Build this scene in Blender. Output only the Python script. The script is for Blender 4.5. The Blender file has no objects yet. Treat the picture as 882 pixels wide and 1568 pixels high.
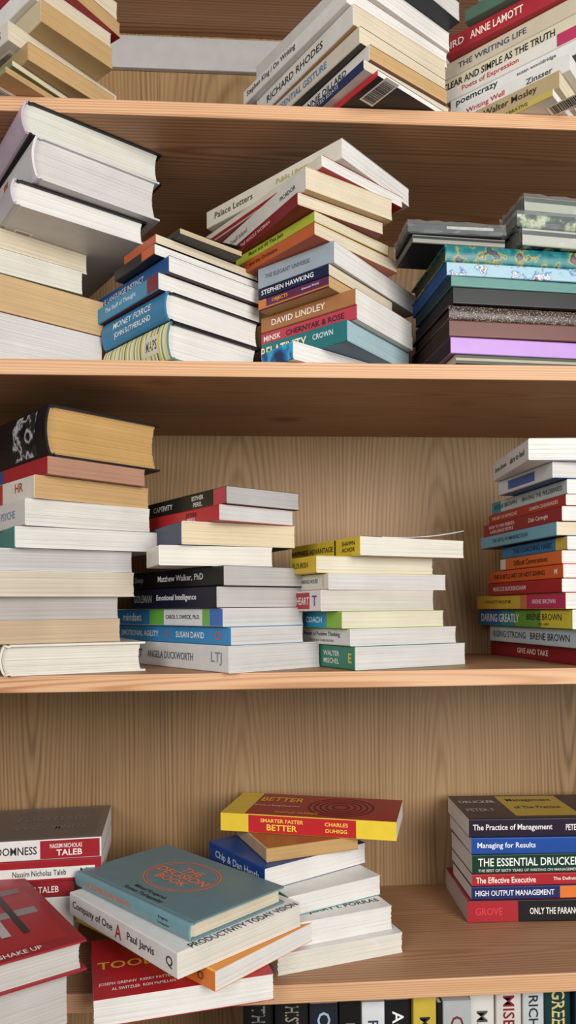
import bpy, math, random
from mathutils import Vector, Matrix
random.seed(7)
# ------------------------------------------------------------------ camera geometry (metres)
F=1120.0; CX=441.0; HZ=932.0; D=.818; H=1.2; PSI=math.radians(3.7); RHO=.009
SD=.28            # shelf depth
C=Vector((0,-D,H))
dv=Vector((math.sin(PSI),math.cos(PSI),0)); rv=Vector((math.cos(PSI),-math.sin(PSI),0)); up=Vector((0,0,1))
r2=rv*math.cos(RHO)-up*math.sin(RHO); u2=rv*math.sin(RHO)+up*math.cos(RHO)
def W(u,v,Y):
    ray=dv*F+r2*(u-CX)+u2*(HZ-v); t=(Y-C.y)/ray.y
    return C+ray*t
def direc(a):
    a=math.radians(a); return rv*math.sin(a)+dv*math.cos(a)
def elen(P,a,ue):
    q=P-C; xc=q.dot(rv); zc=q.dot(dv); k=(ue-CX)/F; a=math.radians(a)
    den=math.sin(a)-k*math.cos(a)
    return abs((k*zc-xc)/den) if abs(den)>1e-4 else .15
scene=bpy.context.scene
cam=bpy.data.cameras.new('camera'); co=bpy.data.objects.new('camera',cam); scene.collection.objects.link(co)
co.matrix_world=Matrix(((r2.x,u2.x,-dv.x,C.x),(r2.y,u2.y,-dv.y,C.y),(r2.z,u2.z,-dv.z,C.z),(0,0,0,1)))
cam.sensor_fit='AUTO'; cam.sensor_width=36; cam.lens=F/1568*36; cam.shift_y=(HZ-784)/1568; cam.clip_start=.01
scene.camera=co
try: scene.view_settings.view_transform='Standard'
except Exception: pass

# ------------------------------------------------------------------ materials
def lin(h):
    h=h.lstrip('#'); o=[]
    for i in (0,2,4):
        c=int(h[i:i+2],16)/255; o.append(c/12.92 if c<=.04045 else ((c+.055)/1.055)**2.4)
    return (*o,1)
MC={}
def cover_mat(hexc,kind='c'):
    key=kind+hexc
    if key in MC: return MC[key]
    m=bpy.data.materials.new('cover_'+hexc.strip('#') if kind!='p' else 'pages_'+hexc.strip('#')); m.use_nodes=True
    nt=m.node_tree; b=nt.nodes['Principled BSDF']; N=nt.nodes.new; Lk=nt.links.new
    tc=N('ShaderNodeTexCoord'); mp=N('ShaderNodeMapping'); no=N('ShaderNodeTexNoise'); mx=N('ShaderNodeMix'); mx.data_type='RGBA'
    c=lin(hexc)
    if kind=='p':
        Lk(tc.outputs['UV'],mp.inputs[0]); mp.inputs['Scale'].default_value=(5,1500,1); no.inputs['Scale'].default_value=1; no.inputs['Detail'].default_value=3
        Lk(mp.outputs[0],no.inputs['Vector'])
        rp=N('ShaderNodeValToRGB'); rp.color_ramp.elements[0].position=.3; rp.color_ramp.elements[1].position=.62
        rp.color_ramp.elements[0].color=(c[0]*.76,c[1]*.74,c[2]*.71,1); rp.color_ramp.elements[1].color=c
        Lk(no.outputs['Fac'],rp.inputs[0])
        n2=N('ShaderNodeTexNoise'); n2.inputs['Scale'].default_value=25; Lk(tc.outputs['Object'],n2.inputs['Vector'])
        mx.blend_type='MULTIPLY'; mx.inputs[0].default_value=.2
        Lk(rp.outputs[0],mx.inputs[6]); Lk(n2.outputs['Fac'],mx.inputs[7]); 
        Lk(mx.outputs[2],b.inputs['Base Color'])
        bp=N('ShaderNodeBump'); bp.inputs['Strength'].default_value=.3; bp.inputs['Distance'].default_value=.0004
        Lk(no.outputs['Fac'],bp.inputs['Height']); Lk(bp.outputs[0],b.inputs['Normal'])
        b.inputs['Roughness'].default_value=.85; b.inputs['Specular IOR Level'].default_value=.2
    elif kind=='t':
        b.inputs['Base Color'].default_value=c; b.inputs['Roughness'].default_value=.5; b.inputs['Specular IOR Level'].default_value=.3
    else:
        lu=.3*c[0]+.59*c[1]+.11*c[2]; c=tuple(x*.94+lu*.06 for x in c[:3])+(1,)
        no.inputs['Scale'].default_value=60; no.inputs['Detail'].default_value=5; Lk(tc.outputs['Object'],no.inputs['Vector'])
        mx.inputs[6].default_value=tuple(x*.85 for x in c[:3])+(1,); mx.inputs[7].default_value=tuple(min(1,x*1.08) for x in c[:3])+(1,)
        Lk(no.outputs['Fac'],mx.inputs[0]); Lk(mx.outputs[2],b.inputs['Base Color'])
        b.inputs['Roughness'].default_value=.36; b.inputs['Specular IOR Level'].default_value=.34
    MC[key]=m; return m
def special(name):
    if name in MC: return MC[name]
    m=bpy.data.materials.new(name); m.use_nodes=True; nt=m.node_tree; b=nt.nodes['Principled BSDF']; N=nt.nodes.new; Lk=nt.links.new
    tc=N('ShaderNodeTexCoord'); rp=N('ShaderNodeValToRGB'); cr=rp.color_ramp
    def setr(l,interp='LINEAR'):
        cr.interpolation=interp
        while len(cr.elements)>1: cr.elements.remove(cr.elements[-1])
        cr.elements[0].position=l[0][0]; cr.elements[0].color=lin(l[0][1])
        for p,c in l[1:]:
            e=cr.elements.new(p); e.color=lin(c)
    sp=N('ShaderNodeSeparateXYZ'); Lk(tc.outputs['UV'],sp.inputs[0])
    if name=='stripes':
        a=N('ShaderNodeMath'); a.operation='MULTIPLY'; a.inputs[1].default_value=30; Lk(sp.outputs[0],a.inputs[0])
        f=N('ShaderNodeMath'); f.operation='FRACT'; Lk(a.outputs[0],f.inputs[0]); Lk(f.outputs[0],rp.inputs[0])
        setr([(0,'#d8cf9a'),(.13,'#4e7f7a'),(.2,'#e2dcc0'),(.3,'#c3b13c'),(.42,'#e6dfc4'),(.5,'#3d6f8c'),(.58,'#d3c65a'),(.72,'#e8e2cc'),(.8,'#7d9a5c'),(.88,'#e3dbb8')],'CONSTANT')
    else:
        n=N('ShaderNodeTexNoise'); n.inputs['Detail'].default_value=4; Lk(tc.outputs['Object'],n.inputs['Vector']); Lk(n.outputs['Fac'],rp.inputs[0])
        sc={'floral':70,'map':75,'sparkle':700,'photo':45,'swirl':28,'greenmix':60}[name]; n.inputs['Scale'].default_value=sc
        if name=='floral': setr([(.0,'#a3c0cc'),(.55,'#98b8c6'),(.58,'#3f6898'),(.62,'#cfd9dc'),(.68,'#8a5a4a')])
        if name=='map': setr([(.3,'#14505c'),(.45,'#1f7078'),(.52,'#2a7a70'),(.57,'#a88a38'),(.6,'#225a48'),(.66,'#164a5a'),(.75,'#a4443a')])
        if name=='sparkle': setr([(.3,'#1c1614'),(.5,'#3a2c28'),(.6,'#7e6b5c'),(.7,'#bfb3a2')])
        if name=='photo': setr([(.4,'#0b0d12'),(.5,'#2a2c31'),(.56,'#b8b9bb'),(.62,'#15171c')])
        if name=='swirl': setr([(.35,'#0d2b52'),(.45,'#1674b8'),(.52,'#36b5d6'),(.6,'#1d4b94'),(.7,'#0e2c50')])
        if name=='greenmix': setr([(.35,'#0c1410'),(.5,'#1c2a22'),(.58,'#8f9e74'),(.63,'#b8bca8'),(.7,'#141814')])
    Lk(rp.outputs[0],b.inputs['Base Color']); b.inputs['Roughness'].default_value=.35; b.inputs['Specular IOR Level'].default_value=.35
    MC[name]=m; return m
def M_(c):
    if c is None: return None
    return cover_mat(c) if c[0]=='#' else special(c)
def plastic():
    if 'plastic' in MC: return MC['plastic']
    m=bpy.data.materials.new('plastic_wrap'); m.use_nodes=True; nt=m.node_tree; b=nt.nodes['Principled BSDF']
    b.inputs['Base Color'].default_value=(.7,.75,.75,1); b.inputs['Roughness'].default_value=.06; b.inputs['Alpha'].default_value=.13
    MC['plastic']=m; return m

def wood(name,grain,bw,cd,cm,cl,ring=46,offs=.3,knots=0.0,comp=.075,amp=.3,fine=.34,shift=.5):
    m=bpy.data.materials.new(name); m.use_nodes=True; nt=m.node_tree; b=nt.nodes['Principled BSDF']; N=nt.nodes.new; Lk=nt.links.new
    def math_(op,a,bb=None,c=None):
        n=N('ShaderNodeMath'); n.operation=op
        for i,x in enumerate((a,bb,c)):
            if x is None: continue
            if isinstance(x,(int,float)): n.inputs[i].default_value=x
            else: Lk(x,n.inputs[i])
        return n.outputs[0]
    tc=N('ShaderNodeTexCoord'); sp=N('ShaderNodeSeparateXYZ'); Lk(tc.outputs['Object'],sp.inputs[0])
    X,Y,Z=sp.outputs
    if grain=='Z': g,a,c=Z,X,Y
    elif grain=='XZ': g,a,c=X,Z,Y
    else: g,a,c=X,Y,Z
    ab=math_('ADD',math_('DIVIDE',a,bw),offs); bd=math_('FLOOR',ab); fr=math_('SUBTRACT',math_('FRACT',ab),.5)
    shf=math_('FLOOR',math_('MULTIPLY',Z,8)) if grain!='Z' else 0.0   # every shelf gets its own timber
    seed=math_('ADD',bd,math_('MULTIPLY',shf,7.0) if grain!='Z' else 0.0)
    wn=N('ShaderNodeTexWhiteNoise'); wn.noise_dimensions='1D'; Lk(math_('ADD',seed,3.7),wn.inputs['W']); rnd=wn.outputs['Value']
    wn2=N('ShaderNodeTexWhiteNoise'); wn2.noise_dimensions='1D'; Lk(math_('ADD',seed,91.3),wn2.inputs['W']); rnd2=wn2.outputs['Value']
    al=math_('MULTIPLY_ADD',math_('SUBTRACT',rnd,.5),bw*shift,math_('MULTIPLY',fr,bw))
    gg=math_('MULTIPLY',math_('SUBTRACT',math_('SUBTRACT',g,1.05 if grain=='Z' else 0),math_('MULTIPLY',math_('SUBTRACT',rnd2,.5),.7)),comp)
    cv=N('ShaderNodeCombineXYZ'); Lk(al,cv.inputs[0]); cv.inputs[1].default_value=.006; Lk(gg,cv.inputs[2])
    nz=N('ShaderNodeTexNoise'); nz.inputs['Scale'].default_value=16; nz.inputs['Detail'].default_value=2; Lk(cv.outputs[0],nz.inputs['Vector'])
    vs=N('ShaderNodeVectorMath'); vs.operation='MULTIPLY_ADD'; vs.inputs[1].default_value=(.026,.006,.01); Lk(nz.outputs['Color'],vs.inputs[0]); Lk(cv.outputs[0],vs.inputs[2])
    wv=N('ShaderNodeTexWave'); wv.wave_type='RINGS'; wv.rings_direction='SPHERICAL'; wv.wave_profile='SIN'; wv.inputs['Scale'].default_value=ring; wv.inputs['Distortion'].default_value=.5; wv.inputs['Detail'].default_value=1
    Lk(vs.outputs[0],wv.inputs['Vector'])
    fv=N('ShaderNodeCombineXYZ'); Lk(math_('MULTIPLY',a,420),fv.inputs[0]); Lk(math_('MULTIPLY',c,420),fv.inputs[1]); Lk(math_('MULTIPLY',g,6),fv.inputs[2])
    fn=N('ShaderNodeTexNoise'); fn.inputs['Scale'].default_value=1; fn.inputs['Detail'].default_value=4; Lk(fv.outputs[0],fn.inputs['Vector'])
    bn=N('ShaderNodeTexNoise'); bn.inputs['Scale'].default_value=4; Lk(tc.outputs['Object'],bn.inputs['Vector'])
    # growth rings vary in strength across the board
    rv_=N('ShaderNodeTexNoise'); rv_.inputs['Scale'].default_value=22; Lk(cv.outputs[0],rv_.inputs['Vector'])
    ramp_=math_('MULTIPLY',math_('POWER',wv.outputs['Fac'],2.0),math_('MULTIPLY',rv_.outputs['Fac'],amp*2))
    f=math_('ADD',ramp_,math_('MULTIPLY',fn.outputs['Fac'],fine))
    f=math_('ADD',f,math_('MULTIPLY',bn.outputs['Fac'],.26)); f=math_('ADD',f,math_('MULTIPLY',math_('SUBTRACT',rnd,.5),.10))
    f=math_('ADD',f,(.3-amp)*.35)
    rp=N('ShaderNodeValToRGB'); cr=rp.color_ramp; cr.elements[0].position=.2; cr.elements[0].color=lin(cl); cr.elements[1].position=.85; cr.elements[1].color=lin(cd)
    e=cr.elements.new(.47); e.color=lin(cm); Lk(f,rp.inputs[0]); out=rp.outputs[0]
    seam=math_('GREATER_THAN',math_('ABSOLUTE',fr),.5-.0005/bw)
    mx=N('ShaderNodeMix'); mx.data_type='RGBA'; mx.inputs[7].default_value=tuple(x*.6 for x in lin(cd)[:3])+(1,); Lk(math_('MULTIPLY',seam,.45),mx.inputs[0]); Lk(out,mx.inputs[6]); out=mx.outputs[2]
    if knots:
        kv=N('ShaderNodeCombineXYZ'); Lk(math_('MULTIPLY',g,.62),kv.inputs[0]); Lk(a,kv.inputs[1]); Lk(math_('MULTIPLY',shf,3.3),kv.inputs[2])
        vo=N('ShaderNodeTexVoronoi'); vo.voronoi_dimensions='3D'; vo.inputs['Scale'].default_value=knots; Lk(kv.outputs[0],vo.inputs['Vector'])
        k=N('ShaderNodeMapRange'); k.inputs['From Min'].default_value=.04; k.inputs['From Max'].default_value=.14; k.inputs['To Min'].default_value=.8; k.inputs['To Max'].default_value=0
        Lk(vo.outputs['Distance'],k.inputs[0])
        mk=N('ShaderNodeMix'); mk.data_type='RGBA'; mk.inputs[7].default_value=lin('#5b3019'); Lk(k.outputs[0],mk.inputs[0]); Lk(out,mk.inputs[6]); out=mk.outputs[2]
    Lk(out,b.inputs['Base Color']); b.inputs['Roughness'].default_value=.5; b.inputs['Specular IOR Level'].default_value=.35
    bp=N('ShaderNodeBump'); bp.inputs['Strength'].default_value=.12; bp.inputs['Distance'].default_value=.0005; Lk(f,bp.inputs['Height']); Lk(bp.outputs[0],b.inputs['Normal'])
    return m

# ------------------------------------------------------------------ text cache
TC={}
def tmesh(s,bold=True):
    k=(s,bold)
    if k in TC: return TC[k]
    cu=bpy.data.curves.new('t','FONT'); cu.body=s; cu.size=1; cu.resolution_u=2; cu.offset=.012 if bold else 0.0
    ob=bpy.data.objects.new('t',cu); scene.collection.objects.link(ob); bpy.context.view_layer.update()
    dg=bpy.context.evaluated_depsgraph_get(); oe=ob.evaluated_get(dg); me=oe.to_mesh()
    vs=[(v.co.x,v.co.y) for v in me.vertices]; fs=[tuple(p.vertices) for p in me.polygons]; oe.to_mesh_clear()
    bpy.data.objects.remove(ob); bpy.data.curves.remove(cu)
    x0=min(v[0] for v in vs); y0=min(v[1] for v in vs); x1=max(v[0] for v in vs); y1=max(v[1] for v in vs)
    TC[k]=([(x-x0,y-y0) for x,y in vs],fs,x1-x0,y1-y0); return TC[k]

class Stack:
    def __init__(s): s.v=[];s.f=[];s.m=[];s.uv=[];s.mats=[]
    def mi(s,m):
        if m not in s.mats: s.mats.append(m)
        return s.mats.index(m)
    def add(s,M,vs,fs,m,uv=None):
        b=len(s.v); i=s.mi(m)
        for v in vs: s.v.append(M@Vector(v))
        for f in fs:
            s.f.append([b+k for k in f]); s.m.append(i)
            for k in f:
                v=vs[k]; s.uv.append(uv(v) if uv else (v[0],v[1]))
    def box(s,M,x0,x1,y0,y1,z0,z1,m,uv=None):
        vs=[(x0,y0,z0),(x1,y0,z0),(x1,y1,z0),(x0,y1,z0),(x0,y0,z1),(x1,y0,z1),(x1,y1,z1),(x0,y1,z1)]
        s.add(M,vs,[(3,2,1,0),(4,5,6,7),(0,1,5,4),(1,2,6,5),(2,3,7,6),(3,0,4,7)],m,uv)
    def finish(s,name):
        me=bpy.data.meshes.new(name); me.from_pydata([tuple(v) for v in s.v],[],s.f)
        for m in s.mats: me.materials.append(m)
        me.polygons.foreach_set('material_index',s.m)
        ul=me.uv_layers.new(name='UVMap'); flat=[c for p in s.uv for c in p]; ul.data.foreach_set('uv',flat); me.update()
        o=bpy.data.objects.new(name,me); scene.collection.objects.link(o); return o

def book(st,M,L,Wd,T,kind,cover,spine,pages,texts=(),patches=(),top=(),barcode=False,bottom=None,curl=0,flip=False,wear=.0003):
    """local frame: x along spine, y from spine to fore-edge, z thickness; spine faces -y"""
    cm=M_(cover); sm=M_(spine or cover); bm=M_(bottom or cover); pm=cover_mat(pages,'p')
    hard=kind=='h'
    if hard:
        c=.0022; ov=.0032; b=min(.005,T*.14)
        def sy(z): q=max(0,1-(2*z/T-1)**2); return .0022-b*q
        ns=10
        outer=[(Wd,0),(.010,0),(.0075,.0011),(.005,.0003),(.0028,.0004)]+[(sy(T*i/ns),min(max(T*i/ns,.0008),T-.0008)) for i in range(ns+1)]+[(.0028,T-.0004),(.005,T-.0003),(.0075,T-.0011),(.010,T),(Wd,T)]
        inner=[]
        for y,z in outer:
            if y>=.0028: inner.append((y,z+c if z<T/2 else z-c))
            else: inner.append((y+.0014+.0012,min(max(z,c),T-c)))
    else:
        c=.0005; ov=0; r=min(.0016,T*.22); sy=lambda z:0.0
        arc=[(r-r*math.sin(t),r-r*math.cos(t)) for t in (0,.4,.8,1.2,1.5708)]
        outer=[(Wd,0)]+arc+[(y,T-z) for y,z in reversed(arc)]+[(Wd,T)]
        arci=[(r-(r-c)*math.sin(t),r-(r-c)*math.cos(t)) for t in (0,.4,.8,1.2,1.5708)]
        inner=[(Wd,c)]+arci+[(y,T-z) for y,z in reversed(arci)]+[(Wd,T-c)]
    n=len(outer)
    for i in range(n-1):
        (y0,z0),(y1,z1)=outer[i],outer[i+1]; (a0,b0),(a1,b1)=inner[i],inner[i+1]
        mid=(y0+y1)/2; zz=(z0+z1)/2
        lim=.004 if hard else r*1.01
        m=sm if mid<lim else (cm if zz>T/2 else bm)
        if curl and i==n-2: continue
        uvf=(lambda v:(v[0],v[2]))
        st.add(M,[(0,y0,z0),(L,y0,z0),(L,y1,z1),(0,y1,z1)],[(0,3,2,1)],m,uvf)
        st.add(M,[(0,a0,b0),(L,a0,b0),(L,a1,b1),(0,a1,b1)],[(0,1,2,3)],m,uvf)
        for x,o in ((0,0),(L,1)):
            st.add(M,[(x,y0,z0),(x,y1,z1),(x,a1,b1),(x,a0,b0)],[(0,1,2,3) if o==0 else (3,2,1,0)],m,uvf)
    for (a,bq),(p,q) in ((outer[0],inner[0]),(outer[-1],inner[-1])):
        if curl and a==Wd and bq==T: continue
        st.add(M,[(0,a,bq),(L,a,bq),(L,p,q),(0,p,q)],[(0,1,2,3)],cm if bq>T/2 else bm)
    if curl:
        K=12; ys=[.2*Wd+(Wd*.8)*i/K for i in range(K+1)]
        for i in range(K):
            z0=T+curl*(i/K)**2.2; z1=T+curl*((i+1)/K)**2.2
            st.add(M,[(0,ys[i],z0),(L,ys[i],z0),(L,ys[i+1],z1),(0,ys[i+1],z1),(0,ys[i],z0-.0006),(L,ys[i],z0-.0006),(L,ys[i+1],z1-.0006),(0,ys[i+1],z1-.0006)],
               [(0,1,2,3),(7,6,5,4),(0,3,7,4),(1,5,6,2),(2,6,7,3)],cm)
        st.add(M,[(0,r,T),(L,r,T),(L,.2*Wd,T),(0,.2*Wd,T)],[(0,1,2,3)],cm)
    # pages
    z0=c; z1=T-c; np_=max(4,min(22,int((z1-z0)/.0016)))
    rr=random.Random(int(L*1e6)+int(T*1e6))
    for i in range(np_):
        za=z0+(z1-z0)*i/np_; zb=z0+(z1-z0)*(i+1)/np_; zm=(za+zb)/2; q=1-(2*zm/T-1)**2
        w1=rr.random()*wear; w2=rr.random()*wear; w3=rr.random()*wear
        if hard: ys=sy(zm)+.0032; ye=Wd-ov-.0005-min(.005,T*.1)*q-w3
        else: ys=c; ye=Wd-.0002-w3-.0006*q
        st.box(M,ov+w1+.0001,L-ov-w2-.0001,ys,ye,za,zb,pm,lambda v:(v[0]+v[1]*.9,v[2]))
    e=.00018
    def spt(x,z):
        if flip: x,z=L-x,T-z
        return (x,sy(z)-e,z)
    for p in patches:   # x0,x1,z0,z1,color fractions
        x0,x1,a,bb,col=p; m=M_(col); K=6 if hard else 1
        for i in range(K):
            za=(a+(bb-a)*i/K)*T; zb=(a+(bb-a)*(i+1)/K)*T
            za=max(za,.0009);zb=min(zb,T-.0009)
            st.add(M,[spt(x0*L,za),spt(x1*L,za),spt(x1*L,zb),spt(x0*L,zb)],[(0,1,2,3)],m,lambda v:(v[0],v[2]))
    e=.00034
    def fit(s,x0,x1,zc,h,bold=True):
        vs,fs,w,hh=tmesh(s,bold); syc=h/hh; sx=min(syc*1.1,(x1-x0)/w)
        if sx<syc*.6: syc=sx/.6
        ox=(x0+x1)/2-w*sx/2; oz=zc-hh*syc/2
        return [(ox+a*sx,oz+bq*syc) for a,bq in vs],fs
    for t in texts:     # x0,x1,zc,h (fractions),string,color[,bold]
        x0,x1,zc,h,s,col=t[:6]
        vs,fs=fit(s,x0*L,x1*L,zc*T,h*T,len(t)<7)
        st.add(M,[spt(a,bq) for a,bq in vs],fs,cover_mat(col,'t'))
    for t in top:
        if t[0]=='rect':
            _,x0,x1,y0,y1,col=t[:6]; zz=T+.00012+(t[6] if len(t)>6 else 0)
            st.add(M,[(x0*L,y0*Wd,zz),(x1*L,y0*Wd,zz),(x1*L,y1*Wd,zz),(x0*L,y1*Wd,zz)],[(0,1,2,3)],M_(col))
        elif t[0]=='ring':
            _,cx,cy,R,wd,col=t[:6]; asp=t[6] if len(t)>6 else 1; K=56; vs=[];fs=[]
            for i in range(K):
                an=2*math.pi*i/K
                for q in (R,R-wd): vs.append((cx*L+q*math.cos(an),cy*Wd+q*asp*math.sin(an),T+.0003))
            for i in range(K): j=(i+1)%K; fs.append((2*i,2*i+1,2*j+1,2*j))
            st.add(M,vs,fs,cover_mat(col,'t'))
        elif t[0]=='side':   # text running along the width (y) axis, top of letters toward -x
            _,y0,y1,xc,h,s,col=t[:7]
            vs,fs=fit(s,y0*Wd,y1*Wd,0,h*L,True)
            st.add(M,[(xc*L-q,a,T+.0004) for a,q in vs],fs,cover_mat(col,'t'))
        else:
            _,x0,x1,yc,h,s,col=t[:7]
            vs,fs=fit(s,x0*L,x1*L,yc*Wd,h*Wd,True)
            rot=len(t)>7
            st.add(M,[((x0+x1)*L-a if rot else a,2*yc*Wd-q if rot else q,T+.0004) for a,q in vs],fs,cover_mat(col,'t'))
    if barcode:         # printed bar code on the back (under) cover
        bx,by=barcode; w=.042;h=.020
        st.add(M,[(bx*L,by*Wd,-.0003),(bx*L+w,by*Wd,-.0003),(bx*L+w,by*Wd+h,-.0003),(bx*L,by*Wd+h,-.0003)],[(3,2,1,0)],cover_mat('#f0efec','t'))
        x=bx*L+.003; R=random.Random(3)
        while x<bx*L+w-.004:
            ww=R.choice((.0005,.0008,.0012))
            st.add(M,[(x,by*Wd+.002,-.0005),(x+ww,by*Wd+.002,-.0005),(x+ww,by*Wd+h-.002,-.0005),(x,by*Wd+h-.002,-.0005)],[(3,2,1,0)],cover_mat('#151515','t'))
            x+=ww+R.choice((.0006,.0010))

def stack(name,zbase,Y0,books):
    st=Stack(); z=zbase; tops=[]
    for bk in books:
        b=dict(bk); v=b.pop('v');uc=b.pop('c');ul=b.pop('l');ur=b.pop('r');a=b.pop('a');sp=b.pop('s','L');Y=b.pop('Y',Y0)
        on=b.pop('on',None)
        if on is not None: z=tops[on]
        col=b.pop('col'); spc=b.pop('sc',None); pg=b.pop('pg','#e9e5de'); kind=b.pop('k','p'); wrap=b.pop('wrap',False)
        P=W(uc,v,Y); zt=P.z
        T=max(zt-z,.007); 
        P=Vector((P.x,P.y,z)); e1=direc(a); e2=direc(a-90)
        R=min(elen(P,a,ur),.26); Ln=min(elen(P,a-90,ul),.26)
        b0=b.pop('Ln',None); Ln=b0 or Ln
        b1=b.pop('R',None); R=b1 or R
        for _ in range(60):
            if Y+max(0,e1.y)*R+max(0,e2.y)*Ln<=SD-.006: break
            if e1.y*R>e2.y*Ln: R*=.97
            else: Ln*=.97
        if sp=='L': x,y,o,L_,W_=-e2,e1,P+e2*Ln,Ln,R
        elif sp=='R': x,y,o,L_,W_=e1,e2,P,R,Ln
        elif sp=='BR': x,y,o,L_,W_=e2,-e1,P+e1*R,Ln,R
        else: x,y,o,L_,W_=-e1,-e2,P+e1*R+e2*Ln,R,Ln
        M=Matrix(((x.x,y.x,0,o.x),(x.y,y.y,0,o.y),(0,0,1,o.z+.0002),(0,0,0,1)))
        book(st,M,L_,W_,T-.0004,kind,col,spc,pg,**b)
        if wrap:
            K=16; e=.0025; R_=random.Random(5); pm=plastic()
            def gp(i,j,zz): 
                return (-e+(L_+2*e)*i/K+R_.uniform(-1,1)*.0008,-e+(W_+2*e)*j/K,zz+R_.uniform(0,1)*.0022)
            g=[[gp(i,j,T) for j in range(K+1)] for i in range(K+1)]
            vs=[p for row in g for p in row]; fs=[(i*(K+1)+j,(i+1)*(K+1)+j,(i+1)*(K+1)+j+1,i*(K+1)+j+1) for i in range(K) for j in range(K)]
            st.add(M,vs,fs,pm)
            for side in (0,1,2,3):
                rows=4; vs=[];fs=[]
                for q in range(rows+1):
                    for i in range(K+1):
                        zz=T*q/rows
                        if q==rows: vs.append((g[i][0],g[0][i],g[i][K],g[K][i])[side]); continue
                        j=R_.uniform(0,.0022); t_=i/K
                        vs.append(((-e+(L_+2*e)*t_,-e-j,zz+.0005),(-e-j,-e+(W_+2*e)*t_,zz+.0005),(-e+(L_+2*e)*t_,W_+e+j,zz+.0005),(L_+e+j,-e+(W_+2*e)*t_,zz+.0005))[side])
                for q in range(rows):
                    for i in range(K): fs.append((q*(K+1)+i,q*(K+1)+i+1,(q+1)*(K+1)+i+1,(q+1)*(K+1)+i))
                st.add(M,vs,fs,pm)
        z=max(zt,z+.007); tops.append(z)
    return st.finish(name)

# ------------------------------------------------------------------ bookcase
zs=lambda v:W(441,v,0).z
shelves=[('a',zs(-258),zs(-236)),('b',zs(161),zs(184)),('c',zs(554),zs(578)),('d',zs(1029),zs(1055)),('e',zs(1508),zs(1538))]
zE=shelves[-1][2]
shelves+=[('f',zE-.285,zE-.307),('g',.12,.098)]
XL,XR=-.58,.72
wsh=wood('pine_shelf','X',.14,'#6c452b','#9c7150','#b78d69',ring=62,knots=6.5,comp=.05,amp=.2,offs=.15,fine=.38)
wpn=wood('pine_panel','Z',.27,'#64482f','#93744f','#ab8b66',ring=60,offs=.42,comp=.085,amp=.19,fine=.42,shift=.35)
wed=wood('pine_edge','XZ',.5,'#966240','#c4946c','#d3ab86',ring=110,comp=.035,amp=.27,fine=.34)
root=bpy.data.objects.new('bookshelf',None); scene.collection.objects.link(root)
def part(name,x0,x1,y0,y1,z0,z1,mat,bev=.0015,edge=None):
    st=Stack(); st.box(Matrix.Identity(4),x0,x1,y0,y1,z0,z1,mat); o=st.finish(name)
    if edge:
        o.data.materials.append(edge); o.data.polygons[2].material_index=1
    if bev:
        md=o.modifiers.new('b','BEVEL'); md.width=bev; md.segments=2
    o.parent=root; return o
for n,zt,zb in shelves: part('shelf_'+n,XL,XR,0,SD,zb,zt,wsh,edge=wed)
ztop=shelves[0][1]
part('side_left',XL-.02,XL,0,SD+.008,0,ztop,wpn); part('side_right',XR,XR+.02,0,SD+.008,0,ztop,wpn)
part('back_panel',XL,XR,SD,SD+.008,.098,ztop,wpn,bev=0)
gm=cover_mat('#b4b1af','c')
part('back_rail',XL,XR,SD-.008,SD,W(310,113,SD).z,W(310,64,SD).z,gm)
part('plinth',XL,XR,.02,.04,0,.098,wpn)

def plain(name,x0,x1,y0,y1,z0,z1,col):
    st=Stack(); st.box(Matrix.Identity(4),x0,x1,y0,y1,z0,z1,cover_mat(col,'c')); return st.finish(name)
plain('wall_back',-2,2,SD+.01,SD+.08,0,2.6,'#c9c4bd')
plain('floor',-2,2,-2.6,SD+.08,-.05,0,'#8a6a4c')

z1,z2,z3,z4=[s[1] for s in shelves[1:5]]
B=lambda **k:k
WH='#ebe8e3';CR='#e0d3b9';TN='#c9a674';GY='#d1cecb'
# ---------------- top row
stack('book_stack',z1,-.035,[
 B(v=118,c=8,l=-90,r=152,a=38,col='#b9925f',sc='#8d8a5c',pg=TN,barcode=(.55,.06)),
 B(v=92,c=18,l=-80,r=186,a=36,col='#6d7a4e',sc='#6d7a4e',bottom='#5f6c44',pg=CR,barcode=(.6,.1)),
 B(v=62,c=42,l=-80,r=183,a=40,col='#a98c5c',bottom='#a98c5c',pg=TN),
 B(v=30,c=12,l=-80,r=186,a=37,col='#dcd9d2',sc='#d5cdbf',pg=CR,barcode=(.6,.06),texts=[(.3,.9,.5,.4,'SELECTED STORIES','#333333')]),
 B(v=-4,c=62,l=-60,r=180,a=40,col='#c8b893',pg=TN,bottom='#b79a68'),
 B(v=-36,c=48,l=-60,r=178,a=40,col='#e2dfd8',pg=CR),
 B(v=-60,c=78,l=-60,r=192,a=33,col='#8e1c27',pg=TN,bottom='#9c1d2a'),
 B(v=-95,c=50,l=-60,r=188,a=40,col='#c98d3a',pg=CR)])
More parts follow.
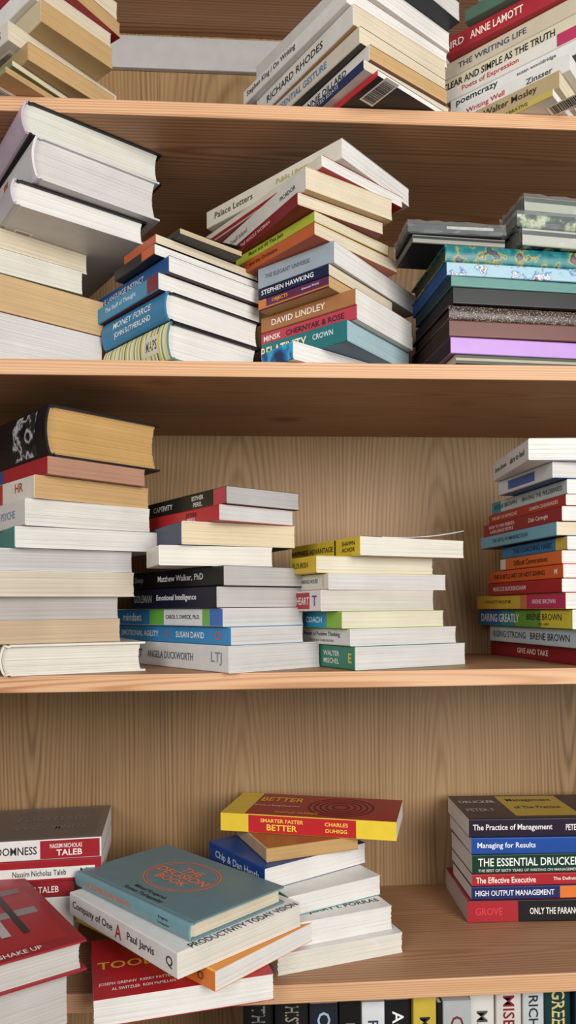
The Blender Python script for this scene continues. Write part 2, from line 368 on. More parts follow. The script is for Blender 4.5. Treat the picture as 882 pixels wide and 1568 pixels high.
stack('book_stack',z1,-.05,[
 B(v=110,c=578,l=470,r=692,a=52,col='#1b1a1c',sc='#c4202c',pg=WH,barcode=(.70,.08)),
 B(v=90,c=556,l=430,r=694,a=54,col='#d9d6d0',sc='#20335f',pg=CR,texts=[(.2,.9,.5,.45,'COLLECTED ESSAYS','#bbbbbb')]),
 B(v=66,c=565,l=415,r=692,a=54,col='#7a4a36',sc='#dedad2',pg=TN,texts=[(.08,.3,.5,.42,'LIFE','#222222'),(.36,.85,.5,.42,'ANNIE DILLARD','#15161a')]),
 B(v=38,c=550,l=408,r=690,a=53,col='#3b342b',sc='#d3c9b8',pg=CR,texts=[(.05,.7,.5,.42,'THE ESSENTIAL GESTURE','#4a7fa8')],barcode=(.6,.1)),
 B(v=4,c=540,l=400,r=690,a=54,col='#b98a5a',sc='#dedad2',pg=CR,texts=[(.1,.75,.5,.38,'RICHARD RHODES','#333333')]),
 B(v=-22,c=530,l=380,r=692,a=53,col='#dddbd5',sc='#e2dfd8',pg=WH,barcode=(.7,.08),texts=[(.04,.55,.5,.5,'Stephen King / On Writing','#2b2b2b')]),
 B(v=-54,c=545,l=400,r=696,a=52,col='#cfcbc3',pg=WH,barcode=(.6,.1)),
 B(v=-85,c=600,l=480,r=712,a=50,col='#232a33',pg=GY)])
stack('book_stack',z1,-.03,[
 B(v=134,c=846,l=765,r=960,a=42,col='#d8d4cb',sc='#b9a553',pg=WH,barcode=(.8,.06),texts=[(.1,.6,.5,.45,'NARRATIVE','#4a4326')]),
 B(v=106,c=856,l=735,r=970,a=41,col='#b9a880',sc='#b09a70',pg=CR,texts=[(.1,.75,.5,.5,'Walter Mosley','#2e2a20')],barcode=(.8,.1)),
 B(v=80,c=872,l=700,r=980,a=41,col='#ddd8cf',sc='#dcd9d2',pg=WH,texts=[(.0,.5,.5,.42,'On Writing Well','#b8242c'),(.62,.9,.5,.35,'Zinsser','#333333')]),
 B(v=58,c=884,l=697,r=990,a=40,col='#3a3f45',sc='#dddcd7',pg=WH,texts=[(.05,.4,.5,.5,'poemcrazy','#2a2a2a'),(.5,.9,.5,.35,'susan wooldridge','#555555')]),
 B(v=36,c=884,l=690,r=990,a=40,col='#e9e4da',sc='#dcd6cc',pg=CR,patches=[(.86,1,0,1,'#b8305c')],texts=[(.02,.7,.5,.5,'Poets of Expression','#b23a2a')]),
 B(v=10,c=900,l=682,r=1000,a=40,col='#cbbf9f',sc='#d3c9ad',pg=CR,texts=[(.02,.8,.5,.45,'CLEAR AND SIMPLE AS THE TRUTH','#1c1c1c')]),
 B(v=-18,c=900,l=690,r=1000,a=40,col='#5a4a3c',sc='#c9bda3',pg=CR,texts=[(.1,.6,.5,.35,'THE WRITING LIFE','#3a4a6a')]),
 B(v=-50,c=890,l=690,r=1000,a=38,col='#a82330',sc='#a82330',pg=CR,texts=[(.0,.15,.5,.38,'BIRD','#efe6d8'),(.2,.6,.5,.42,'ANNE LAMOTT','#f2ead8')]),
 B(v=-72,c=870,l=720,r=1000,a=38,col='#4b6a58',pg=CR),
 B(v=-98,c=850,l=740,r=1000,a=42,col='#c9c2b4',pg=CR)])
# ---------------- second row
stack('book_stack',z2,.005,[
 B(v=462,c=-60,l=-150,r=160,a=50,col='#7d1d24',pg='#d9d6d3',s='BR'),
 B(v=402,c=-58,l=-150,r=163,a=50,col='#a98a62',pg='#d1b184',s='L'),
 B(v=362,c=-60,l=-150,r=131,a=52,col='#6c7a60',pg='#e2ddd0',s='L'),
 B(v=328,c=-62,l=-150,r=138,a=50,col='#b9ad96',pg=CR,s='L'),
 B(v=270,c=18,l=-110,r=230,a=53,k='h',col='#17171a',sc='#bdb8bd',bottom='#d5d1cf',pg=WH,Y=-.02,barcode=(.62,.12)),
 B(v=204,c=52,l=-90,r=250,a=52,k='h',col='#c9c6c6',sc='#d3d1d1',pg='#d6d3d0',Y=-.02,barcode=(.66,.14),patches=[(.62,.68,.3,.7,'#b0532e')]),
 B(v=150,c=36,l=-90,r=254,a=53,k='h',col='#1d1c20',sc='#bba8b8',bottom='#1c1b20',pg='#dfdfd4',Y=-.02),
])
stack('book_stack',z2,-.005,[
 B(v=490,c=258,l=163,r=401,a=46,k='h',col='#1a1a1c',sc='stripes',pg=WH,bottom='stripes',texts=[(.70,.86,.5,.3,'MAPS','#333333')],patches=[(.68,.88,.25,.75,'#d9d2b8')]),
 B(v=443,c=254,l=162,r=404,a=46,k='h',col='#141518',sc='#2a7aa6',pg=WH,texts=[(.15,.85,.3,.22,'JOHN SUTHERLAND','#e9eef0'),(.2,.8,.66,.24,'MONEY FORCE','#d9e6ea')]),
 B(v=416,c=242,l=150,r=402,a=47,col='#6a1f26',sc='#3a8ab0',pg=WH,texts=[(.1,.75,.5,.38,'The Stuff of Thought','#d8e8f0')],patches=[(.84,1,0,1,'#7a2430')]),
 B(v=390,c=258,l=148,r=404,a=47,col='#121315',sc='#1d5088',pg=WH,texts=[(.1,.7,.5,.36,'THE LANGUAGE INSTINCT','#c6ccd6')]),
 B(v=372,c=236,l=180,r=403,a=48,col='#1d1d1f',sc='#27262a',pg=WH,patches=[(.7,1,0,1,'#c85a2a')]),
 B(v=357,c=238,l=195,r=400,a=48,col='#1a1a1c',sc='#b9562c',pg=CR),
 B(v=349,c=275,l=210,r=376,a=50,col='#1c1b1d',sc='#1c1b1d',pg='#cbb99a',curl=.006)])
stack('book_stack',z2,-.01,[
 B(v=521,c=448,l=404,r=602,a=50,col='#e4e4e4',sc='swirl',pg=WH),
 B(v=488,c=531,l=404,r=630,a=38,col='#1f5f70',sc='#1f7074',pg='#a9c3cb',bottom='#1b5c7c',texts=[(.0,.55,.5,.55,'RELATIVITY','#e6ddb8'),(.62,.85,.6,.26,'CROWN','#cfe0dd')]),
 B(v=466,c=546,l=404,r=636,a=38,col='#e4ded6',sc='#bc3a4c',pg=WH,texts=[(.03,.22,.5,.42,'MINSK','#f2e9e0'),(.28,.88,.5,.42,'CHERNYAK & ROSE','#3a1c20')]),
 B(v=440,c=544,l=404,r=635,a=38,col='#b98c5c',sc='#a87040',pg=WH,texts=[(.12,.7,.5,.4,'DAVID LINDLEY','#f2eadb')],bottom='#b48a5a'),
 B(v=421,c=503,l=400,r=625,a=39,col='#b38a58',sc='#5b2448',pg=TN,patches=[(.0,.12,0,1,'#c8742a'),(.12,1,.0,.2,'#c8742a')],texts=[(.14,.5,.55,.42,'OBJECTS','#e7a33b'),(.55,.95,.6,.22,'Quantum World','#e8d8e0')]),
 B(v=402,c=503,l=400,r=605,a=39,col='#14203f',sc='#121b3c',pg=CR,texts=[(.0,.85,.5,.42,'STEPHEN HAWKING','#e8e8ea')]),
 B(v=367,c=511,l=400,r=640,a=38,col='#c6c8c8',sc='#96a2ac',pg=WH,texts=[(.1,.7,.5,.2,'THE ELEGANT UNIVERSE','#586068')]),
 B(v=339,c=481,l=374,r=613,a=48,col='#b2521f',sc='#b8541c',pg=CR,texts=[(.0,.65,.5,.32,'and the Orchestra','#2a1a12')],Y=-.02),
 B(v=322,c=481,l=366,r=600,a=49,col='#9ea728',sc='#a8b424',pg=CR,texts=[(.02,.8,.5,.5,'Music and All That Jazz','#3a3d14')],Y=-.02),
 B(v=293,c=455,l=356,r=592,a=57,col='#7c1522',sc='#821522',pg=CR,texts=[(.02,.8,.5,.32,'THE WHOLE WOMAN','#d9b9a0')],Y=-.03),
 B(v=254,c=468,l=338,r=606,a=57,col='#c8ac7c',sc='#ddd7cc',pg=CR,Y=-.035,barcode=(.55,.06),texts=[(.7,.95,.5,.2,'PICADOR','#3a3a3a'),(.05,.5,.5,.25,'Small Island','#8a7a6a')]),
 B(v=236,c=492,l=302,r=622,a=50,col='#a8202a',sc='#d6cdbd',pg=WH,Y=-.035,bottom='#b3202a',patches=[(.0,.7,0,.4,'#98202a')]),
 B(v=210,c=523,l=322,r=632,a=42,col='#8aa0ac',sc='#d9d1c0',pg=WH,Y=-.03,bottom='#c9c4b8',texts=[(.05,.4,.5,.36,'Palace Letters','#5a5040'),(.5,.85,.5,.36,'Public Library','#a8a040')])])
stack('book_stack',z2,.0,[
 B(v=541,c=698,l=640,r=1000,a=82,s='R',col='#22201c',sc='#2c2c22',pg=CR,patches=[(0,1,.35,.6,'#a09878')]),
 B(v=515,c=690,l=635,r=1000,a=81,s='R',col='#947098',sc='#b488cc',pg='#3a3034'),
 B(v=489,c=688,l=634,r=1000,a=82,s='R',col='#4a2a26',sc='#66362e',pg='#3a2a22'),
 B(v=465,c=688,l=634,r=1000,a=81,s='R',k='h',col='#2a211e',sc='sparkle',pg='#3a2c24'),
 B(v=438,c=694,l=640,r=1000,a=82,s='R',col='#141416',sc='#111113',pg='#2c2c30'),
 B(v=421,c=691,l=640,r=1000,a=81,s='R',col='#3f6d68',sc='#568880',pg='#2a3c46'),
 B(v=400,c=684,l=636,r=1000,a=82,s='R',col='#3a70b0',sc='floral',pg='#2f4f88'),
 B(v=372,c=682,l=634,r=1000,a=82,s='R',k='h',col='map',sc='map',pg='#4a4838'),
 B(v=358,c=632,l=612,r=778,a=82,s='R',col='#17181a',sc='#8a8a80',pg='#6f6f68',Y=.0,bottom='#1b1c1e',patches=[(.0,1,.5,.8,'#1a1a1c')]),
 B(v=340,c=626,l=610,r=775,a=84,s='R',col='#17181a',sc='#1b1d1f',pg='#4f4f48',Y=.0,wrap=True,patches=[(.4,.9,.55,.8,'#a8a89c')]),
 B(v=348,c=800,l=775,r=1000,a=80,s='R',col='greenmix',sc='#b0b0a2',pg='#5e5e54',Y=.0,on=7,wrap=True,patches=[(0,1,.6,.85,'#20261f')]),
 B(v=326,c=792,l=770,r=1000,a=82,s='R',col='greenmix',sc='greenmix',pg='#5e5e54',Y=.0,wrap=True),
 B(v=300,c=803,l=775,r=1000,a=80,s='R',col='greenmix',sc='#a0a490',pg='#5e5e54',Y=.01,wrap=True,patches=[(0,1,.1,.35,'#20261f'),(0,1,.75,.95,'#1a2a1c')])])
# ---------------- third row
stack('book_stack',z3,-.01,[
 B(v=988,c=2,l=-100,r=222,a=66,k='h',col='#cfc8ba',sc='#cfc8ba',pg='#e0dacd',s='L',wear=.0008),
 B(v=950,c=-20,l=-110,r=184,a=62,col='#b59a78',pg='#c4ad90',s='L',Y=.0),
 B(v=914,c=-20,l=-110,r=181,a=62,col='#a9a6a4',pg='#b9b1ac',s='L',Y=.0),
 B(v=873,c=-16,l=-110,r=206,a=60,col='#d5cec2',pg='#cfc4b0',s='L',wear=.0006),
 B(v=838,c=-16,l=-110,r=203,a=60,col='#cfcac6',pg='#c6c2c0',s='L'),
 B(v=804,c=22,l=-80,r=243,a=58,col='#2c2c2e',sc='#2b8a88',pg='#dedbd6',s='L',bottom='#e2e0dd'),
 B(v=762,c=38,l=-60,r=231,a=50,col='#dedbd6',sc='#dad7d2',pg='#e0dcd4',wear=.0006,texts=[(.6,.95,.5,.3,'PSYCHE','#7f98ad')]),
 B(v=726,c=52,l=-60,r=229,a=46,col='#cdb38a',sc='#dcd3c6',pg='#cba673',patches=[(.0,.62,0,1,'#b2332e')],texts=[(.2,.6,.5,.3,'Richards, M.D.','#f0e6da'),(.7,.95,.6,.4,'HR','#b2332e')]),
 B(v=697,c=72,l=-60,r=224,a=46,col='#8e5a44',sc='#a5222b',pg='#b58a72',patches=[(.0,.55,0,1,'#2f4a86')],texts=[(.2,.52,.5,.4,'ION','#e0c052')]),
 B(v=617,c=72,l=-80,r=247,a=46,k='h',col='#15171f',sc='#101218',pg='#c9a066',patches=[(.66,.9,.06,.94,'photo')],wear=.0006)])
stack('book_stack',z3,-.012,[
 B(v=989,c=350,l=200,r=489,a=50,col='#e2e0dc',sc='#dcdad6',pg=GY,texts=[(.0,.14,.5,.36,'GRIT','#4a4f58'),(.2,.68,.5,.3,'ANGELA DUCKWORTH','#5a626c'),(.82,.97,.5,.5,'LTJ','#8a8f94')]),
 B(v=960,c=353,l=180,r=464,a=50,col='#3f8ec0',sc='#2f8cc6',pg=GY,texts=[(.02,.4,.5,.36,'EMOTIONAL AGILITY','#e9eef2'),(.45,.51,.5,.4,'O','#d8502a'),(.56,.8,.5,.36,'SUSAN DAVID','#eef2f4'),(.86,.95,.5,.5,'O','#e8502a')]),
 B(v=931,c=341,l=178,r=464,a=50,col='#d9d7d2',sc='#dfe2e2',pg=GY,patches=[(.0,.36,0,1,'#1f78b2'),(.36,.5,0,1,'#62b03c'),(.84,.9,0,1,'#6fb14c'),(.9,1,0,1,'#3f6fc0')],texts=[(.02,.34,.5,.5,'mindset','#f2f4f4'),(.52,.82,.5,.28,'CAROL S. DWECK, Ph.D.','#2d3138')]),
 B(v=897,c=331,l=200,r=462,a=50,col='#15172c',sc='#10122a',pg='#c3bebb',texts=[(.05,.28,.5,.4,'GOLEMAN','#b8b8be'),(.34,.8,.5,.36,'Emotional Intelligence','#e8e6ea')]),
 B(v=865,c=342,l=200,r=464,a=50,col='#121214',sc='#0d0d0f',pg='#bdb9b6',texts=[(.02,.2,.5,.42,'Sleep','#c8c8cc'),(.3,.85,.5,.38,'Matthew Walker, PhD','#e4e4e8')]),
 B(v=834,c=243,l=225,r=418,a=68,col='#e2ddd2',pg='#e6e0d4',s='L'),
 B(v=797,c=277,l=235,r=453,a=62,col='#d9cfb8',sc='#1c2a52',pg='#dfcfae',wear=.0006,bottom='#17181c',Y=-.01),
 B(v=771,c=335,l=228,r=450,a=52,col='#b32a30',sc='#b81e26',pg=GY,texts=[(.45,.85,.65,.26,'ESTHER','#4a1416'),(.45,.85,.3,.26,'PEREL','#f0ddd0')]),
 B(v=743,c=346,l=228,r=459,a=52,col='#2a2d26',sc='#20231d',pg='#b5b2b0',patches=[(.86,1,0,1,'#c0404a')],texts=[(.04,.4,.5,.34,'CAPTIVITY','#e0ddd4'),(.55,.8,.68,.26,'ESTHER','#e0ddd4'),(.55,.8,.3,.26,'PEREL','#e0ddd4')])])
stack('book_stack',z3,.0,[
 B(v=990,c=543,l=485,r=712,a=62,col='#3f8a74',sc='#2f8068',pg=GY,texts=[(.1,.7,.65,.22,'WALTER','#dce8e0'),(.1,.7,.32,.22,'MISCHEL','#dce8e0'),(.82,.95,.5,.4,'E','#d8d050')]),
 B(v=963,c=536,l=460,r=698,a=62,col='#dedcd8',sc='#dddbd6',pg='#d4d1cb',texts=[(.05,.85,.62,.34,'Power of Positive Thinking','#2f3a4a'),(.1,.8,.25,.14,'THE SECRET OF MOTIVATION','#5a6a7a')]),
 B(v=936,c=523,l=455,r=679,a=62,col='#8fbf3a',sc='#86bc20',pg='#ded6be',patches=[(.0,.68,0,1,'#1f92bc')],texts=[(.2,.6,.5,.36,'COACH','#eef4f4')]),
 B(v=903,c=491,l=450,r=664,a=64,col='#d9c3c0',sc='#e2d8d4',pg='#d0c8bf',patches=[(.1,.6,.1,.9,'#b02a30')],texts=[(.12,.58,.5,.36,'HEART','#f0e8e4'),(.66,.9,.5,.5,'T','#5a4a80')]),
 B(v=877,c=503,l=452,r=683,a=62,col='#e0ddd2',sc='#ddd9cc',pg=GY,texts=[(.1,.7,.55,.26,'WORKING HOUSE','#3c4e66'),(.78,.92,.5,.6,'i','#c8b23a')]),
 B(v=850,c=484,l=445,r=664,a=63,col='#d6b92c',sc='#d8b618',pg='#ded6c2',wear=.0009,texts=[(.1,.7,.5,.34,'FLOURISH','#4a4010')]),
 B(v=820,c=551,l=448,r=711,a=62,col='#e6e4de',sc='#e0c218',pg='#e4dfd2',curl=.012,patches=[(.66,.68,0,1,'#2a2a20')],texts=[(.0,.64,.5,.3,'HAPPINESS ADVANTAGE','#2e2c1a'),(.74,.96,.68,.24,'SHAWN','#2e2c1a'),(.74,.96,.34,.24,'ACHOR','#2e2c1a')])])
stack('book_stack',z3,.0,[
 B(v=994,c=906,l=740,r=1040,a=80,col='#8c1c24',sc='#90141f',pg=WH,texts=[(.3,.65,.5,.36,'GIVE AND TAKE','#f0e2d6')]),
 B(v=964,c=890,l=750,r=1030,a=80,col='#c9d4d8',sc='#bccad0',pg=WH,texts=[(.05,.45,.5,.4,'RISING STRONG','#3c4a54'),(.5,.9,.5,.4,'BRENE BROWN','#2c3a44')]),
 B(v=933,c=876,l=733,r=1020,a=81,col='#8fae3a',sc='#62a034',pg=WH,patches=[(.0,.3,0,1,'#1266b0'),(.3,.45,0,1,'#1f8a8c'),(.72,1,0,1,'#dcca2c')],texts=[(.04,.5,.5,.5,'DARING GREATLY','#f2f4f0'),(.54,.95,.6,.36,'BRENE BROWN','#2c2c1c'),(.6,.9,.2,.16,'Ph.D., LMSW','#2c2c1c')]),
 B(v=907,c=866,l=731,r=1010,a=81,col='#c93a6a',sc='#dcb82a',pg=WH,patches=[(.55,.62,0,1,'#d87a3c'),(.62,1,0,1,'#c42c5c')],texts=[(.02,.54,.5,.28,'I THOUGHT IT WAS JUST ME','#3a2a14'),(.64,.95,.5,.28,'BRENE BROWN','#f0e2e4')]),
 B(v=885,c=860,l=748,r=1010,a=81,col='#a3242c',sc='#ac1822',pg=WH,texts=[(.05,.6,.5,.36,'MARCUS BUCKINGHAM','#f0dcd6')]),
 B(v=863,c=862,l=750,r=1010,a=81,col='#d6602c',sc='#e05a18',pg=WH,texts=[(.04,.82,.5,.38,'THE SUBTLE ART OF NOT GIVING','#2a1a10'),(.88,.96,.5,.4,'M','#fff4e8')]),
 B(v=842,c=860,l=767,r=1010,a=81,col='#d8702e',sc='#e26a1e',pg=WH,patches=[(.0,.1,0,1,'#e6dccc')],texts=[(.25,.8,.5,.44,'Difficult Conversations','#4a1a12')]),
 B(v=820,c=868,l=770,r=1010,a=80,col='#3a78a8',sc='#1c78ac',pg=WH,patches=[(.85,1,0,1,'#d8b83c')],texts=[(.2,.8,.5,.4,'THE COACHING HABIT','#1b2a38')]),
 B(v=798,c=852,l=737,r=1010,a=80,col='#1a1a1c',sc='#70aec4',pg=CR,texts=[(.05,.8,.5,.3,'THE GIFTS OF IMPERFECTION','#2c3c48')]),
 B(v=774,c=860,l=742,r=1010,a=80,col='#9c2430',sc='#a01c2a',pg=WH,texts=[(.03,.5,.68,.26,'HOW TO WIN FRIENDS','#f0e2d6'),(.03,.5,.32,.26,'& INFLUENCE PEOPLE','#f0e2d6'),(.56,.92,.5,.4,'Dale Carnegie','#f0e2d6')]),
 B(v=756,c=866,l=750,r=1010,a=80,col='#a8302a',sc='#b22e20',pg=WH,texts=[(.05,.42,.5,.34,'THE ART OF SAYING NO','#f0dcd0'),(.55,.95,.5,.34,'DAMON ZAHARIADES','#f0dcd0')]),
 B(v=733,c=868,l=755,r=1010,a=80,col='#cfd8d8',sc='#c3cece',pg=WH,patches=[(.0,.14,0,1,'#2f8f9c')],texts=[(.02,.4,.5,.36,'BRENE BROWN','#24464c'),(.45,.95,.5,.34,'BRAVING THE WILDERNESS','#333a3c')]),
 B(v=706,c=846,l=765,r=1010,a=80,col='#2a4f8c',sc='#d4d6d8',pg='#d5d3d0',patches=[(.2,.7,.2,.8,'#3a62a0')],Y=-.005),
 B(v=671,c=809,l=757,r=1000,a=90,col='#e4e2de',sc='#dcdad6',pg=WH,wear=.001,texts=[(.05,.45,.5,.24,'Brene Brown','#3a3a3a'),(.5,.92,.5,.3,'dare to lead','#26282a')],Y=-.01)])
# ---------------- fourth row
stack('book_stack',z4,.12,[
 B(v=1372,c=112,l=-120,r=132,a=-9,col='#d6d2cc',pg=WH,s='L'),
 B(v=1347,c=112,l=-120,r=132,a=-9,col='#8c1e26',pg=WH,s='L',texts=[(.5,.9,.5,.4,'NICHOLAS TALEB','#e8dcd4')]),
 B(v=1312,c=155,l=-100,r=171,a=-9,col='#8a1c22',sc='#9c1722',pg=WH,s='L',patches=[(.3,.96,.15,.66,'#dcd8d2')],texts=[(.45,.78,.42,.26,'Nassim Nicholas Taleb','#2a2a2a'),(.86,.92,.42,.3,'M','#2a2a2a')]),
 B(v=1281,c=155,l=-100,r=171,a=-9,col='#6f6560',sc='#ddd8d3',pg=WH,s='L',patches=[(.62,.99,.05,.95,'#9c1a24')],texts=[(.35,.6,.5,.4,'DOMNESS','#2a2a2a'),(.68,.88,.68,.22,'NASSIM NICHOLAS','#e8dcd4'),(.72,.88,.34,.3,'TALEB','#f0e8e0')],top=[('rect',.1,.95,.08,.92,'#665a56'),('t',.4,.88,.62,.16,'FOOLED BY','#7d736e'),('t',.4,.88,.35,.16,'RANDOMNESS','#7d736e')])])
stack('book_stack',z4,-.13,[
 B(v=1536,c=-70,l=-150,r=98,a=52,col='#2a2a2c',pg='#c9c5c0',s='L',Y=-.12),
 B(v=1492,c=-60,l=-150,r=128,a=54,k='h',col='#98202a',sc='#26262a',pg='#cfcac4',s='L',
   top=[('rect',.12,.93,.1,.9,'#a82028'),('rect',.55,.62,.15,.85,'#8f8b88',.0002),('rect',.3,.36,.15,.85,'#77706e',.0002),('rect',.2,.8,.42,.5,'#bab6b2',.0004),('rect',.2,.8,.6,.66,'#2a2426',.0004),('side',.3,.65,.96,.035,'SHAKE UP','#e8dcd4')],wear=.0006)])
stack('book_stack',z4,-.07,[
 B(v=1532,c=143,l=137,r=414,a=74,Ln=.14,col='#b0141f',pg=WH,s='BL',wear=.0007,top=[('t',.5,.97,.8,.05,'JOSEPH GRENNY  KERRY PATTERSON','#f0dcd6',1),('t',.55,.9,.88,.05,'AL SWITZLER  RON McMILLAN','#f0dcd6',1),('t',.6,.97,.5,.12,'TOOLS','#e0b040',1)]),
 B(v=1487,c=329,l=111,r=484,a=42,col='#e08c18',sc='#e6b01a',pg=WH,Y=-.065,patches=[(.82,1,0,1,'#e07414')],texts=[(.06,.6,.5,.44,'PITCH PERFECT','#2c2818'),(.88,.95,.5,.4,'O','#5a3a14')]),
 B(v=1459,c=271,l=103,r=456,a=46,col='#e6e4e0',sc='#dcdad4',pg='#e6e1d6',Y=-.08,texts=[(.03,.45,.5,.42,'Company of One','#23252a'),(.56,.84,.5,.42,'Paul Jarvis','#23252a'),(.47,.53,.5,.6,'A','#b02a30'),(.91,.97,.5,.45,'Q','#333333')],
   top=[('side',.1,.97,.99,.05,'PRODUCTIVITY TODAY VISION','#2f3338'),('side',.3,.97,.92,.04,'ENTREPRENEURS','#2f3338')]),
 B(v=1415,c=289,l=112,r=431,a=44,k='h',col='#62828a',sc='#7098a0',pg=CR,Y=-.06,texts=[(.06,.58,.5,.34,'THE DECISION BOOK','#e0784a'),(.68,.93,.66,.2,'Krogerus','#1f2a2c'),(.68,.93,.36,.2,'Tschappeler','#1f2a2c')],
   top=[('ring',.5,.56,.054,.0018,'#f4743c',.8),('ring',.5,.56,.049,.001,'#f4743c',.8),('t',.36,.64,.68,.09,'THE','#f8804c'),('t',.3,.7,.565,.10,'DECISION','#f8804c'),('t',.36,.64,.45,.09,'BOOK','#f8804c'),('t',.35,.75,.17,.055,'Mikael Krogerus','#101a1c'),('t',.35,.75,.1,.055,'Roman Tschappeler','#101a1c')])])
stack('book_stack',z4,.02,[
 B(v=1462,c=425,l=400,r=612,a=70,Ln=.13,col='#dedbd5',pg='#e4dfd4',s='BL',wear=.0012),
 B(v=1414,c=452,l=420,r=596,a=68,Ln=.14,col='#e4e1dc',pg=WH,s='BL',Y=.035,wear=.0008,top=[('t',.05,.8,.84,.09,'JERRY I. PORRAS','#2a2a2c',1),('t',.05,.6,.66,.1,'JIM COLLINS','#2a2a2c',1)]),
 B(v=1374,c=440,l=415,r=579,a=60,Ln=.12,col='#e2e2dc',sc='#2f8c78',pg=WH,s='L',Y=.05,bottom='#3a9a84',wear=.0008),
 B(v=1330,c=405,l=281,r=556,a=54,Ln=.2,col='#1f4a8c',sc='#16428c',pg=WH,Y=.07,texts=[(.12,.92,.5,.44,'Chip & Dan Heath','#c8d4e4')],top=[('t',.15,.7,.5,.22,'MADE TO STICK','#a83038')]),
 B(v=1299,c=408,l=357,r=546,a=68,Ln=.12,col='#a5662e',sc='#cfae86',pg='#c8a36c',Y=.09,wear=.0007),
 B(v=1259,c=607,l=335,r=613,a=13,Ln=None,R=.135,col='#9a141a',sc='#e8c41c',pg=WH,Y=.10,s='L',patches=[(.0,.165,0,1,'#e8c41c'),(.165,.78,0,1,'#be1820'),(.78,1,0,1,'#e8c81c')],
   texts=[(.22,.5,.7,.2,'SMARTER FASTER','#ecd050'),(.22,.5,.34,.32,'BETTER','#f0d44a'),(.58,.76,.68,.2,'CHARLES','#f0d44a'),(.58,.76,.34,.2,'DUHIGG','#f0d44a')],
   top=[('rect',.0,.14,.0,1,'#dcb81c'),('t',.16,.42,.72,.24,'BETTER','#d8b43a'),('t',.1,.42,.42,.08,'The Secrets of Being Productive','#d9c9b0'),('ring',.66,.5,.045,.0018,'#3a0a0e'),('ring',.66,.5,.037,.0018,'#3a0a0e'),('ring',.66,.5,.029,.0018,'#3a0a0e'),('ring',.66,.5,.021,.0018,'#3a0a0e'),('ring',.66,.5,.012,.002,'#3a0a0e'),('t',.3,.55,.15,.08,'CHARLES DUHIGG','#e0b03a')])])
stack('book_stack',z4,.14,[
 B(v=1379,c=716,l=679,r=1040,a=89,s='R',col='#b02430',sc='#121214',pg='#c8b8b4',patches=[(0,.26,0,1,'#a81c28')],texts=[(.32,.72,.5,.46,'ONLY THE PARANOID SURVIVE','#e8e6e2'),(.04,.18,.5,.34,'GROVE','#d04048')]),
 B(v=1358,c=722,l=690,r=1040,a=88,s='R',col='#25386c',sc='#162860',pg=WH,patches=[(.46,.58,0,1,'#e07424')],texts=[(.02,.43,.5,.42,'HIGH OUTPUT MANAGEMENT','#e8e8ec')]),
 B(v=1339,c=723,l=688,r=1040,a=88,s='R',col='#a3222c',sc='#aa1a24',pg=WH,texts=[(.02,.33,.5,.5,'The Effective Executive','#f0e6de'),(.42,.75,.5,.35,'The Definitive Guide to Getting','#f0e6de')]),
 B(v=1309,c=723,l=688,r=1040,a=88,s='R',col='#1c4034',sc='#0f3628',pg=WH,texts=[(.03,.56,.6,.42,'THE ESSENTIAL DRUCKER','#e8ece6'),(.03,.56,.17,.14,'THE BEST OF SIXTY YEARS OF WRITING ON MANAGEMENT','#c8d0c8')]),
 B(v=1283,c=722,l=686,r=1040,a=89,s='R',col='#22508c',sc='#14489a',pg=WH,texts=[(.03,.33,.5,.42,'Managing for Results','#e6ecf2')]),
 B(v=1254,c=718,l=683,r=1040,a=89,s='R',col='#241628',sc='#20162a',pg=WH,texts=[(.02,.43,.5,.4,'The Practice of Management','#ece6e8'),(.5,.72,.5,.34,'PETER F. DRUCKER','#ece6e8')],
   top=[('rect',.26,.6,.1,.95,'#b89a24'),('t',.03,.23,.7,.24,'DRUCKER','#c9c2b8'),('t',.3,.55,.75,.15,'Management','#2a2430'),('t',.3,.55,.45,.15,'of The Practice','#2a2430'),('t',.03,.18,.35,.12,'PETER F','#b0a8a8')])])
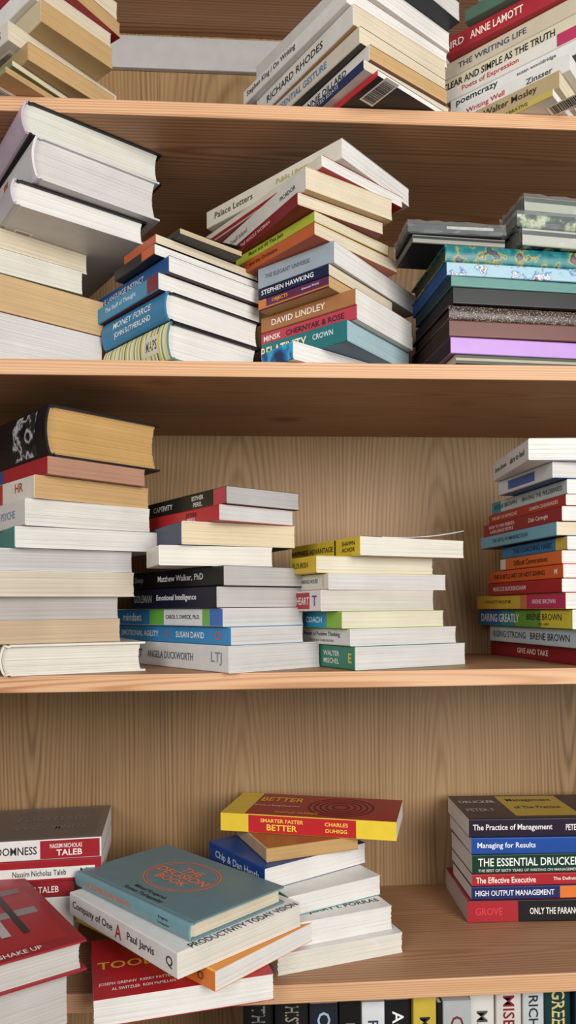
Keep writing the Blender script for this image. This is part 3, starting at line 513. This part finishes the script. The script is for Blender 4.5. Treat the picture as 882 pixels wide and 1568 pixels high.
# ---------------- bottom row, standing books
st=Stack(); z5=shelves[5][1]; x=W(372,1545,.02).x; R=random.Random(11)
seq=[('#0f1114','#6a6a6a','THE LAST EMPIRE',.036),('#14161a','#88806a','HISTORY OF RUSSIA',.040),('#1b222c','#9ab0c8','COLLAPSE',.034),('#101215','#777777','MEMORY',.026),
('#cfd3d6','#24364a','RICARDO',.028),('#15171a','#e8e8e8','ACADEMY',.031),('#c4a830','#22252a','MULTIPLE',.028),('#14161a','#aaaaaa','ONE',.006),('#a9adae','#6a2f24','CAPITAL',.034),('#d0cdc6','#4a4a48','MARKETS',.030),('#c9c4bc','#7a1f28','MISBEHAVING',.031),('#b8bfc0','#2a2c2e','RICHARD CASS',.026),('#17383a','#c8b878','GREEN TOWN',.036),('#1a2a3a','#d0d0d0','NUDGE',.03),('#8c2a2a','#eeeeee','ECONOMICS',.03),('#c9c4bc','#333333','THE PRIZE',.03)]
for i,(c,t,s,T) in enumerate(seq):
    hh=.272+R.uniform(-.004,.006); wd=.16+R.uniform(-.02,.02)
    M=Matrix(((0,0,1,x),(0,1,0,.02+R.uniform(0,.01)),(-1,0,0,z5+hh),(0,0,0,1)))
    book(st,M,hh,wd,T-.0006,'h' if T>.034 else 'p',c,c,WH,texts=[(.01,.45,.5,.45,s,t)])
    x+=T+.0004
st.finish('book_row')

# ------------------------------------------------------------------ light
w=bpy.data.worlds.new('world'); scene.world=w; w.use_nodes=True
w.node_tree.nodes['Background'].inputs[0].default_value=(.92,.96,1,1); w.node_tree.nodes['Background'].inputs[1].default_value=.27
def area(name,loc,tgt,sx,sy,p,col):
    l=bpy.data.lights.new(name,'AREA'); l.shape='RECTANGLE'; l.size=sx; l.size_y=sy; l.energy=p; l.color=col
    o=bpy.data.objects.new(name,l); scene.collection.objects.link(o); o.location=loc
    o.rotation_euler=(Vector(tgt)-Vector(loc)).to_track_quat('-Z','Y').to_euler()
area('window_light',(.95,-1.75,1.6),(.05,.1,1.15),1.0,1.2,43,(1,.985,.955))
area('ceiling_light',(-.9,-1.6,1.8),(-.1,.1,1.1),.8,.8,14,(1,.98,.96))
print('STACK OK')
